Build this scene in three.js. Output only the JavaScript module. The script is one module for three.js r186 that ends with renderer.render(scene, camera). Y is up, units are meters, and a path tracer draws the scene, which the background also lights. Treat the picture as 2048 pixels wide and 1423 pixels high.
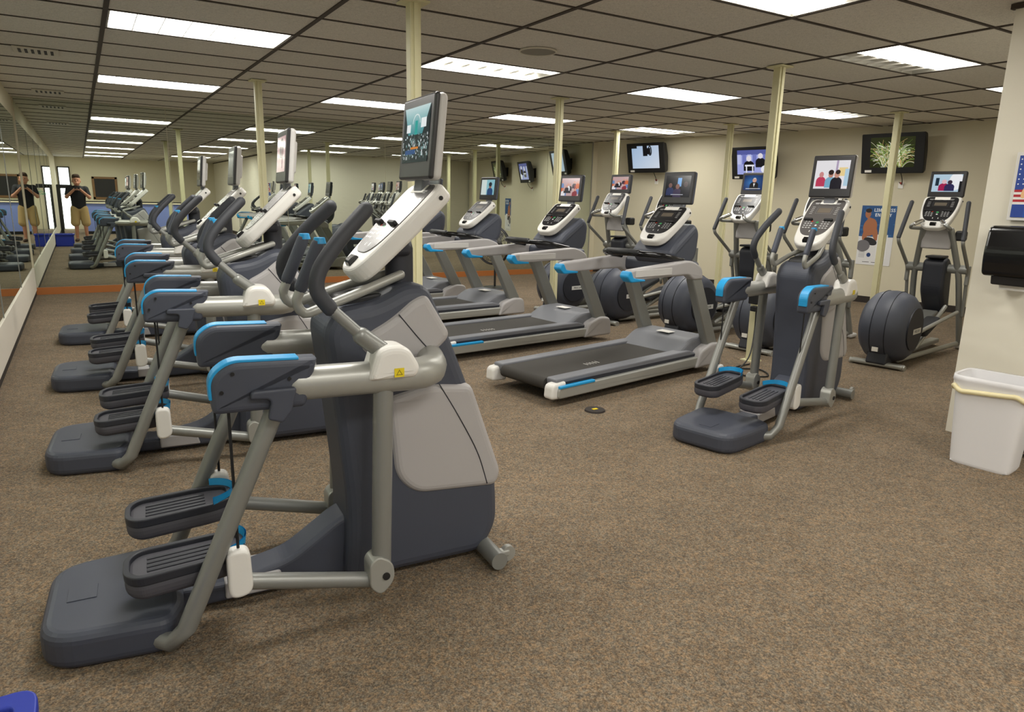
import * as THREE from 'three';
import { RoundedBoxGeometry } from 'three/addons/geometries/RoundedBoxGeometry.js';
import { mergeGeometries } from 'three/addons/utils/BufferGeometryUtils.js';
import { MarchingCubes } from 'three/addons/objects/MarchingCubes.js';
import { RectAreaLightUniformsLib } from 'three/addons/lights/RectAreaLightUniformsLib.js';
RectAreaLightUniformsLib.init();

// ---------------------------------------------------------------- camera, light level
const scene = new THREE.Scene();
scene.background = new THREE.Color(0x0a0a0a);
const H = 2.652;                                  // ceiling height
const camera = new THREE.PerspectiveCamera(2 * Math.atan(711.5 / 1384) * 180 / Math.PI, 2048 / 1423, 0.02, 100);
camera.position.set(0, 1.4566, 0);
camera.rotation.order = 'YXZ';
camera.rotation.set(-0.2219, -0.5527, 0.0224);
const renderer = new THREE.WebGLRenderer({ antialias: true });
renderer.toneMapping = THREE.LinearToneMapping;
renderer.toneMappingExposure = 1.0;
renderer.shadowMap.enabled = true;
const LAMP = 19, GLOW = 4.0;                      // troffer light and visible glow
const lampColor = new THREE.Color().setRGB(1.0, 0.975, 0.92);

// ---------------------------------------------------------------- helpers
let seed = 7;
const rnd = () => { seed = (seed * 1664525 + 1013904223) >>> 0; return seed / 4294967296; };
const names = {};
function numbered(n) { const k = names[n] = (names[n] ?? -1) + 1; return k ? `${n}_${String(k).padStart(3, '0')}` : n; }
const V = (x, y, z) => new THREE.Vector3(x, y, z);
function M(parent, name, geo, mat) {
  const m = new THREE.Mesh(Array.isArray(geo) ? merge(geo) : geo, mat); m.name = name; m.castShadow = m.receiveShadow = true; parent.add(m); return m;
}
function merge(list) {
  return mergeGeometries(list.map(g => {
    const n = g.index ? g.toNonIndexed() : g;
    for (const a of Object.keys(n.attributes)) if (!['position', 'normal', 'uv'].includes(a)) n.deleteAttribute(a);
    return n;
  }));
}
function thing(name, label, category, group) {
  const g = new THREE.Group(); g.name = numbered(name); g.userData = { label, category }; if (group) g.userData.group = group; scene.add(g); return g;
}
function tag(o, label, category, group) { o.name = numbered(o.name); o.userData = { label, category }; if (group) o.userData.group = group; return o; }
function structure(o) { o.userData.kind = 'structure'; return o; }
function copyOf(src, label) { const c = src.clone(); c.name = numbered(src.name.replace(/_\d{3}$/, '')); c.userData = { ...src.userData, label }; scene.add(c); return c; }
const at = (g, x, y, z) => { g.translate(x, y, z); return g; };
const box = (w, h, d, x = 0, y = 0, z = 0, r = 0) => at(r ? new RoundedBoxGeometry(w, h, d, 2, Math.min(r, w / 2.01, h / 2.01, d / 2.01)) : new THREE.BoxGeometry(w, h, d), x, y, z);
const bx = (x0, x1, y0, y1, z0, z1, r) => box(x1 - x0, y1 - y0, z1 - z0, (x0 + x1) / 2, (y0 + y1) / 2, (z0 + z1) / 2, r);
function cyl(r0, r1, h, x, y, z, axis = 'y', seg = 20) {
  const g = new THREE.CylinderGeometry(r0, r1, h, seg);
  if (axis === 'x') g.rotateZ(-Math.PI / 2); if (axis === 'z') g.rotateX(Math.PI / 2);
  return at(g, x, y, z);
}
// tube along a polyline with rounded corners, closed by domes
function tube(pts, r, bend = 0.05, rs = 10) {
  const p = pts.map(a => V(...a)), path = new THREE.CurvePath(); let cur = p[0];
  for (let i = 1; i < p.length; i++) {
    if (i < p.length - 1) {
      const a = p[i].clone().sub(cur), b = p[i + 1].clone().sub(p[i]);
      const q = Math.min(bend, a.length() * 0.48, b.length() * 0.48);
      const s = p[i].clone().addScaledVector(a.normalize(), -q), e = p[i].clone().addScaledVector(b.normalize(), q);
      if (s.distanceTo(cur) > 1e-4) path.add(new THREE.LineCurve3(cur, s));
      path.add(new THREE.QuadraticBezierCurve3(s, p[i], e)); cur = e;
    } else path.add(new THREE.LineCurve3(cur, p[i]));
  }
  const n = Math.max(4, (p.length - 2) * 8 + 4);
  const g = [new THREE.TubeGeometry(path, n, r, rs, false)];
  for (const q of [p[0], p[p.length - 1]]) g.push(at(new THREE.SphereGeometry(r, rs, 6), q.x, q.y, q.z));
  return merge(g);
}
function smoothTube(pts, r, n = 24, rs = 10) {
  const c = new THREE.CatmullRomCurve3(pts.map(a => V(...a)));
  const g = [new THREE.TubeGeometry(c, n, r, rs, false)];
  for (const q of [pts[0], pts[pts.length - 1]]) g.push(at(new THREE.SphereGeometry(r, rs, 6), ...q));
  return merge(g);
}
function roundShape(pts, r) {                     // polygon with rounded corners; a point may carry its own radius
  const s = new THREE.Shape(), n = pts.length;
  for (let i = 0; i < n; i++) {
    const p = pts[i], a = pts[(i + n - 1) % n], b = pts[(i + 1) % n];
    const da = Math.hypot(a[0] - p[0], a[1] - p[1]), db = Math.hypot(b[0] - p[0], b[1] - p[1]);
    const q = Math.min(p[2] ?? r, da * 0.48, db * 0.48);
    const s0 = [p[0] + (a[0] - p[0]) / da * q, p[1] + (a[1] - p[1]) / da * q], s1 = [p[0] + (b[0] - p[0]) / db * q, p[1] + (b[1] - p[1]) / db * q];
    if (i) s.lineTo(...s0); else s.moveTo(...s0);
    s.quadraticCurveTo(p[0], p[1], ...s1);
  }
  s.closePath(); return s;
}
// side profile in (x,y), centred across z
function side(pts, width, bevel = 0.01, r = 0.02, z = 0) {
  const g = new THREE.ExtrudeGeometry(roundShape(pts, r), { depth: Math.max(0.001, width - 2 * bevel), bevelEnabled: bevel > 0, bevelSize: bevel, bevelThickness: bevel, bevelOffset: -bevel, bevelSegments: 4, curveSegments: 6 });
  return at(g, 0, 0, z - Math.max(0.001, width - 2 * bevel) / 2);
}
// plan outline in (x,z), rising from y0
function plan(pts, y0, height, bevel = 0.01, r = 0.03) {
  const g = new THREE.ExtrudeGeometry(roundShape(pts, r), { depth: Math.max(0.001, height - 2 * bevel), bevelEnabled: bevel > 0, bevelSize: bevel, bevelThickness: bevel, bevelOffset: -bevel, bevelSegments: 4, curveSegments: 8 });
  g.rotateX(-Math.PI / 2); return at(g, 0, y0 + bevel, 0);
}
const rectPts = (x0, x1, z0, z1) => [[x0, z0], [x1, z0], [x1, z1], [x0, z1]];

// ---------------------------------------------------------------- textures
function canvasTex(w, h, draw, srgb = true) {
  const c = document.createElement('canvas'); c.width = w; c.height = h; draw(c.getContext('2d'), w, h);
  const t = new THREE.CanvasTexture(c); if (srgb) t.colorSpace = THREE.SRGBColorSpace; t.anisotropy = 8; return t;
}
function dataTex(n, fn, srgb) {
  const d = new Uint8Array(n * n * 4);
  for (let y = 0; y < n; y++) for (let x = 0; x < n; x++) { const c = fn(x, y), k = (y * n + x) * 4; d[k] = c[0]; d[k + 1] = c[1]; d[k + 2] = c[2]; d[k + 3] = 255; }
  const t = new THREE.DataTexture(d, n, n); t.wrapS = t.wrapT = THREE.RepeatWrapping; t.magFilter = THREE.LinearFilter; t.minFilter = THREE.LinearMipmapLinearFilter; t.generateMipmaps = true;
  if (srgb) t.colorSpace = THREE.SRGBColorSpace; t.needsUpdate = true; return t;
}
function tileNoise(n, cells) {                    // periodic value noise
  const g = Array.from({ length: cells * cells }, rnd), s = t => t * t * (3 - 2 * t);
  return (x, y) => {
    const fx = x / n * cells, fy = y / n * cells, ix = Math.floor(fx), iy = Math.floor(fy), u = s(fx - ix), v = s(fy - iy);
    const q = (a, b) => g[((b % cells) + cells) % cells * cells + ((a % cells) + cells) % cells];
    return (q(ix, iy) * (1 - u) + q(ix + 1, iy) * u) * (1 - v) + (q(ix, iy + 1) * (1 - u) + q(ix + 1, iy + 1) * u) * v;
  };
}
const n1 = tileNoise(1024, 300), n2 = tileNoise(1024, 130), n3 = tileNoise(1024, 9), n4 = tileNoise(1024, 510), n5 = tileNoise(1024, 34);
const carpetTex = dataTex(1024, (x, y) => {
  const f = (n1(x, y) - 0.5) * 0.62 + (n2(x, y) - 0.5) * 0.34 + (n4(x, y) - 0.5) * 0.4 + (n5(x, y) - 0.5) * 0.12, l = 1 + f * 0.8 + (n3(x, y) - 0.5) * 0.08;
  const w = n2(y, x) - 0.5;
  return [Math.max(0, Math.min(255, (119 + w * 14) * l)), Math.max(0, Math.min(255, 104 * l)), Math.max(0, Math.min(255, (85 - w * 12) * l))];
}, true);
const carpetBump = dataTex(1024, (x, y) => { const v = 255 * (0.5 * n1(x, y) + 0.5 * n4(x, y)); return [v, v, v]; }, false);
const t1 = tileNoise(256, 128), t2 = tileNoise(256, 40);
const ceilTex = dataTex(256, (x, y) => { const v = 1 - 0.16 * Math.pow(t1(x, y), 3) - 0.05 * t2(x, y); return [228 * v, 223 * v, 214 * v]; }, true);
const w1 = tileNoise(256, 60), w2 = tileNoise(256, 22);
const wallBump = dataTex(256, (x, y) => { const v = 255 * (0.6 * w1(x, y) + 0.4 * w2(x, y)); return [v, v, v]; }, false);

// ---------------------------------------------------------------- materials
const std = (hex, rough = 0.6, metal = 0, extra = {}) => new THREE.MeshStandardMaterial({ color: hex, roughness: rough, metalness: metal, ...extra });
const mat = {
  slate: std(0x444854, 0.5), slateDark: std(0x282a32, 0.5), light: std(0xaeabab, 0.45), pale: std(0xc9c7c4, 0.4), white: std(0xe6e4df, 0.35),
  silver: std(0x8e8f8b, 0.38, 0.35), silverLight: std(0xa6a6a0, 0.36, 0.3), blue: std(0x1f9ad6, 0.4), black: std(0x141416, 0.5), rubber: std(0x232427, 0.75), pedal: std(0x4a4950, 0.6), gloss: std(0x101012, 0.15),
  chrome: std(0xd8d8d8, 0.18, 1), grip: std(0x3a3c42, 0.6), belt: std(0x3a3733, 0.85), deck: std(0x74767c, 0.5), yellow: std(0xe2c91c, 0.6), panel: std(0x6d6a68, 0.3), panelDark: std(0x2b2a2c, 0.3),
  post: std(0xd9d4ac, 0.55), grid: std(0x3f342b, 0.7), wood: std(0xa8652f, 0.5), base: std(0x2c241f, 0.7), bin: std(0xe9e8ea, 0.4), liner: std(0xeee2b4, 0.5), navy: std(0x2336a4, 0.45),
  wall: std(0xdcd5bd, 0.85, 0, { bumpMap: wallBump, bumpScale: 0.0015 }), wallWhite: std(0xe9e4d4, 0.85, 0, { bumpMap: wallBump, bumpScale: 0.003 }), board: std(0xe4ddd0, 0.6),
  mirror: std(0xd9e0d6, 0.0, 1), paper: std(0xf2f0ea, 0.8), cord: std(0x161515, 0.6), counterBlue: std(0x7d8fd0, 0.6), counterTop: std(0xe8dfc2, 0.4), frame: std(0x7c5a33, 0.5), dark: std(0x1c1a1a, 0.6),
  skin: std(0xc08a70, 0.6), shirt: std(0x15151a, 0.8), khaki: std(0xb59a6a, 0.85), hair: std(0x3c2a1d, 0.8), shoe: std(0x4a3324, 0.7), green: std(0x6fc9a4, 0.4), reflector: std(0xb9b7b0, 0.3, 0.2), vent: std(0xcfc8b8, 0.5), stain: std(0x8f8a80, 0.9)
};
const scr = t => new THREE.MeshStandardMaterial({ color: 0x050505, roughness: 0.15, emissive: 0xffffff, emissiveMap: t, emissiveIntensity: 0.8 });

// ---------------------------------------------------------------- the room
const ZM = -11.795, XL = -0.65, ZB = 8.0;
const TA = V(9.25, 0, ZM), TB = V(11.2, 0, -2.62), TD = TB.clone().sub(TA).normalize(), TN = V(-TD.z, 0, TD.x);   // right (television) wall and its normal into the room
const BX = 4.85, BZ = -2.26;                       // outer corner of the block on the right
{
  const fg = new THREE.PlaneGeometry(14, 22); fg.rotateX(-Math.PI / 2); at(fg, 5, 0, -2.5);
  const uv = fg.attributes.uv; for (let i = 0; i < uv.count; i++) uv.setXY(i, uv.getX(i) * 14 / 1.1, uv.getY(i) * 22 / 1.1);
  structure(M(scene, 'floor', fg, new THREE.MeshStandardMaterial({ map: carpetTex, bumpMap: carpetBump, bumpScale: 0.004, roughness: 1 })));
  structure(M(scene, 'floor_slab', bx(-2, 12, -0.3, -0.004, -13.5, 8.6), mat.base)).name = 'trim_1';
}
structure(M(scene, 'wall_left', bx(XL - 0.2, XL, 0, H + 0.1, ZM - 0.2, ZB + 0.2), mat.wall));
structure(M(scene, 'wall_far', bx(XL - 0.2, 9.6, 0, H + 0.1, ZM - 0.2, ZM), mat.wall));
structure(M(scene, 'wall_back', bx(XL - 0.2, BX + 0.3, 0, H + 0.1, ZB, ZB + 0.2), mat.wall));
{
  const L = TA.distanceTo(TB) + 0.6, g = box(L, H + 0.1, 0.2, 0, (H + 0.1) / 2, 0), c = TA.clone().add(TB).multiplyScalar(0.5).addScaledVector(TN, -0.1);
  g.rotateY(-Math.atan2(TD.z, TD.x)); at(g, c.x, 0, c.z); structure(M(scene, 'wall_right', g, mat.wall));
  const b = box(L - 0.6, 0.1, 0.012, 0, 0.05, 0); b.rotateY(-Math.atan2(TD.z, TD.x)); const d = TA.clone().add(TB).multiplyScalar(0.5).addScaledVector(TN, 0.006); at(b, d.x, 0, d.z);
  structure(M(scene, 'baseboard_right', b, mat.base));
}
structure(M(scene, 'wall_corner', bx(BX, 11.4, 0, H + 0.1, BZ, ZB + 0.2), mat.wallWhite));
structure(M(scene, 'baseboard_corner', [bx(BX - 0.012, BX, 0, 0.1, BZ + 0.3, ZB), bx(BX + 0.1, 11.2, 0, 0.1, BZ - 0.012, BZ)], mat.base));
structure(M(scene, 'trim_2', bx(BX - 0.02, BX + 0.02, H - 0.03, H - 0.001, BZ - 0.02, ZB), mat.grid));
structure(M(scene, 'baseboard_left', bx(XL, XL + 0.012, 0, 0.07, ZM, ZB), mat.base));
structure(M(scene, 'trim_3', bx(XL, XL + 0.02, 0.07, 0.38, ZM, 1.2), mat.board));
structure(M(scene, 'baseboard_far', bx(XL, 9.25, 0, 0.1, ZM, ZM + 0.025), mat.wood));
// mirrors, each panel a pane of its own
{
  const m = thing('wall_mirror', 'floor to ceiling mirror panels covering the far wall above the wooden strip', 'mirror');
  const xs = [XL + 0.02, 1.2, 2.9, 4.6, 6.3, 8.0, 9.1];
  for (let i = 0; i + 1 < xs.length; i++) M(m, 'mirror_panel', bx(xs[i] + 0.003, xs[i + 1] - 0.003, 0.1, H - 0.004, ZM + 0.001, ZM + 0.007), mat.mirror);
  M(m, 'edge_channel', bx(9.1, 9.125, 0.1, H - 0.004, ZM, ZM + 0.012), mat.silverLight);
  const l = thing('wall_mirror', 'mirror panels along the left wall above the white board', 'mirror');
  const zs = [ZM + 0.02, -9.4, -7.2, -5.0, -2.8, -0.6, 1.2];
  for (let i = 0; i + 1 < zs.length; i++) {
    M(l, 'mirror_panel', bx(XL + 0.001, XL + 0.008, 0.38, 2.38, zs[i] + 0.004, zs[i + 1] - 0.004), mat.mirror);
    if (i) M(l, 'joint_strip', bx(XL, XL + 0.012, 0.38, 2.38, zs[i] - 0.008, zs[i] + 0.008), mat.silver);
  }
}
// ---------------------------------------------------------------- ceiling: tiles in a dark grid, light fittings
const GX = k => 1.2688 * k - 0.9931, GZ = j => -0.6344 * j - 1.9733;
const ceiling = structure(new THREE.Group()); ceiling.name = 'ceiling'; scene.add(ceiling);
M(ceiling, 'slab', bx(XL - 0.2, 11.4, H + 0.1, H + 0.25, ZM - 0.2, ZB + 0.2), mat.base);
const lights = {};                                 // 'k,j' -> which of the three bands glow
for (const [k, j, b] of [[1, 11, [1, 1, 1]], [1, 6, [1, 1, 1]], [1, 1, [1, 1, 1]], [1, -4, [1, 1, 1]], [1, -9, [1, 1, 1]], [1, -13, [1, 1, 1]], [3, 11, [1, 1, 1]], [3, 6, [1, 0, 1]], [3, 1, [0, 1, 1]], [3, -4, [1, 1, 1]], [3, -9, [1, 1, 1]],
  [5, 11, [1, 1, 1]], [5, 6, [1, 1, 1]], [5, 2, [1, 1, 0]], [7, 11, [1, 0, 1]], [7, 6, [0, 1, 1]], [7, 2, [0, 0, 1]]]) lights[k + ',' + j] = b;
{
  const tg = new THREE.BoxGeometry(1.2688 - 0.03, 0.014, 0.6344 - 0.03), tv = [];
  const uv = tg.attributes.uv; for (let i = 0; i < uv.count; i++) uv.setXY(i, uv.getX(i) * 2.4, uv.getY(i) * 1.2);
  for (const s of [0.94, 0.98, 1.0, 1.02]) tv.push(new THREE.MeshStandardMaterial({ map: ceilTex, color: new THREE.Color(s, s, s * 0.985), roughness: 0.95 }));
  for (let k = -1; k < 10; k++) for (let j = -16; j < 16; j++) {
    if (lights[k + ',' + j]) continue;
    const x = (GX(k) + GX(k + 1)) / 2, z = (GZ(j) + GZ(j + 1)) / 2;
    if (x > BX + 0.7 && z > BZ + 0.35) continue;
    if (z > ZB + 0.3 || z < ZM - 0.3 || x < XL - 0.6) continue;
    if (z > ZM && x > TA.x + (z - ZM) * TD.x / TD.z + 0.65) continue;
    M(ceiling, 'ceiling_tile', tg, tv[Math.floor(rnd() * 4)]).position.set(x, H + 0.009 + rnd() * 0.002, z);
  }
  const zEnd = k => GX(k) > BX ? BZ : ZB;
  for (let k = 0; k < 10; k++) M(ceiling, 'main_runner', bx(GX(k) - 0.016, GX(k) + 0.016, H - 0.004, H + 0.02, ZM, zEnd(k)), mat.grid);
  for (let j = -15; j < 16; j++) { const z = GZ(j); if (z < ZM) continue; const x1 = z > BZ ? BX : TA.x + (z - ZM) * TD.x / TD.z; M(ceiling, 'cross_runner', bx(XL, x1, H - 0.002, H + 0.02, z - 0.012, z + 0.012), mat.grid); }
}
function troffer(k, j, bands, label) {
  const w = 1.2688 - 0.034, d = 0.6344 - 0.026, g = thing('ceiling_light', label, 'ceiling light', 'fluorescent ceiling fittings');
  g.position.set((GX(k) + GX(k + 1)) / 2, H, (GZ(j) + GZ(j + 1)) / 2);
  M(g, 'housing', [bx(-w / 2, w / 2, 0.06, 0.075, -d / 2, d / 2), bx(-w / 2, -w / 2 + 0.012, 0, 0.06, -d / 2, d / 2), bx(w / 2 - 0.012, w / 2, 0, 0.06, -d / 2, d / 2), bx(-w / 2, w / 2, 0, 0.06, -d / 2, -d / 2 + 0.012), bx(-w / 2, w / 2, 0, 0.06, d / 2 - 0.012, d / 2)], mat.reflector);
  const bd = (d - 0.03) / 3;
  bands.forEach((on, i) => {                      // band 0 is nearest the back of the room (+z)
    const z0 = d / 2 - 0.015 - bd * (i + 1);
    M(g, on ? 'lamp_diffuser' : 'louvre_reflector', bx(-w / 2 + 0.014, w / 2 - 0.014, on ? 0.012 : 0.04, on ? 0.02 : 0.05, z0 + 0.004, z0 + bd - 0.004),
      on ? lampMat : mat.reflector);
    if (on) {
      const l = new THREE.RectAreaLight(lampColor, LAMP, w - 0.06, bd - 0.02); l.position.set(0, 0.006, z0 + bd / 2); l.rotation.x = -Math.PI / 2; g.add(l);
    }
  });
  for (let i = 1; i < 7; i++) M(g, 'louvre_blade', bx(-w / 2 + w * i / 7 - 0.003, -w / 2 + w * i / 7 + 0.003, 0.002, 0.014, -d / 2 + 0.012, d / 2 - 0.012), mat.white);
}
const lampMat = new THREE.MeshStandardMaterial({ color: 0xffffff, emissive: new THREE.Color().setRGB(1, 0.96, 0.86), emissiveIntensity: GLOW, roughness: 0.6 });
{
  const where = { '1,11': 'nearest the far mirror in the row above the left machines', '1,6': 'largest bright panel at upper left above the left machines', '1,1': 'above the camera end of the left machine row', '1,-4': 'above the photographer, seen only in the mirror', '1,-9': 'over the blue reception counter', '1,-13': 'beside the back wall near the glass door',
    '3,11': 'in the second row beside the far mirror', '3,6': 'with a grey middle band behind the cream post', '3,1': 'with one dark band at the top edge of the picture', '3,-4': 'second row, behind the camera', '3,-9': 'second row, close to the back wall',
    '5,11': 'above the fan beside the far mirror', '5,6': 'in the third row above the treadmills', '5,2': 'with a louvred dark band at upper right', '7,11': 'nearest the corner of mirror and television wall', '7,6': 'half dark, in front of the television wall', '7,2': 'mostly dark one beside the white corner wall' };
  for (const key of Object.keys(lights)) { const [k, j] = key.split(',').map(Number); troffer(k, j, lights[key], 'recessed fluorescent ceiling light ' + where[key]); }
  for (const [x, z, l] of [[-0.2, -7.8, 'slotted white ceiling air vent at the upper left'], [-0.2, -10.85, 'slotted white ceiling air vent close to the far mirror']]) {
    const g = thing('air_vent', l, 'vent'); g.position.set(x, H - 0.012, z);
    M(g, 'frame', box(0.34, 0.012, 0.3, 0, 0.004, 0, 0.004), mat.vent);
    for (let i = 0; i < 6; i++) M(g, 'slot', box(0.022, 0.004, 0.2, -0.12 + i * 0.048, -0.003, 0), mat.dark);
  }
  const sp = thing('ceiling_speaker', 'round flush ceiling speaker beside the light behind the cream post', 'speaker'); sp.position.set(3.33, H - 0.008, -5.1);
  M(sp, 'grille', cyl(0.15, 0.15, 0.006, 0, 0.002, 0, 'y', 32), mat.stain); M(sp, 'rim', at(new THREE.TorusGeometry(0.15, 0.008, 6, 32).rotateX(Math.PI / 2), 0, 0.002, 0), mat.vent);
}
// cream steel posts
for (const [x, z, l] of [[1.9, -4.35, 'thick cream steel post right behind the nearest machine console'], [1.76, -8.2, 'cream steel post at the end of the left machine row'], [5.36, -4.32, 'cream steel post with a socket box beside the right arm trainer'], [5.0, -7.15, 'cream steel post between the middle treadmills'], [8.57, -7.7, 'cream steel post left of the middle television'], [8.05, -9.75, 'cream steel post left of the far television'], [9.0, -5.35, 'slim cream steel post in front of the grass television']]) {
  const g = thing('support_post', l, 'post', 'cream support posts'); g.position.set(x, 0, z);
  M(g, 'shaft', box(0.075, H, 0.075, 0, H / 2, 0, 0.008), mat.post);
  M(g, 'edge_strip', box(0.03, H - 0.02, 0.012, 0.0, H / 2, 0.043), mat.post);
  M(g, 'top_plate', box(0.16, 0.012, 0.16, 0, H - 0.01, 0), mat.post); M(g, 'foot_plate', box(0.14, 0.012, 0.14, 0, 0.006, 0), mat.post);
}

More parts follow.
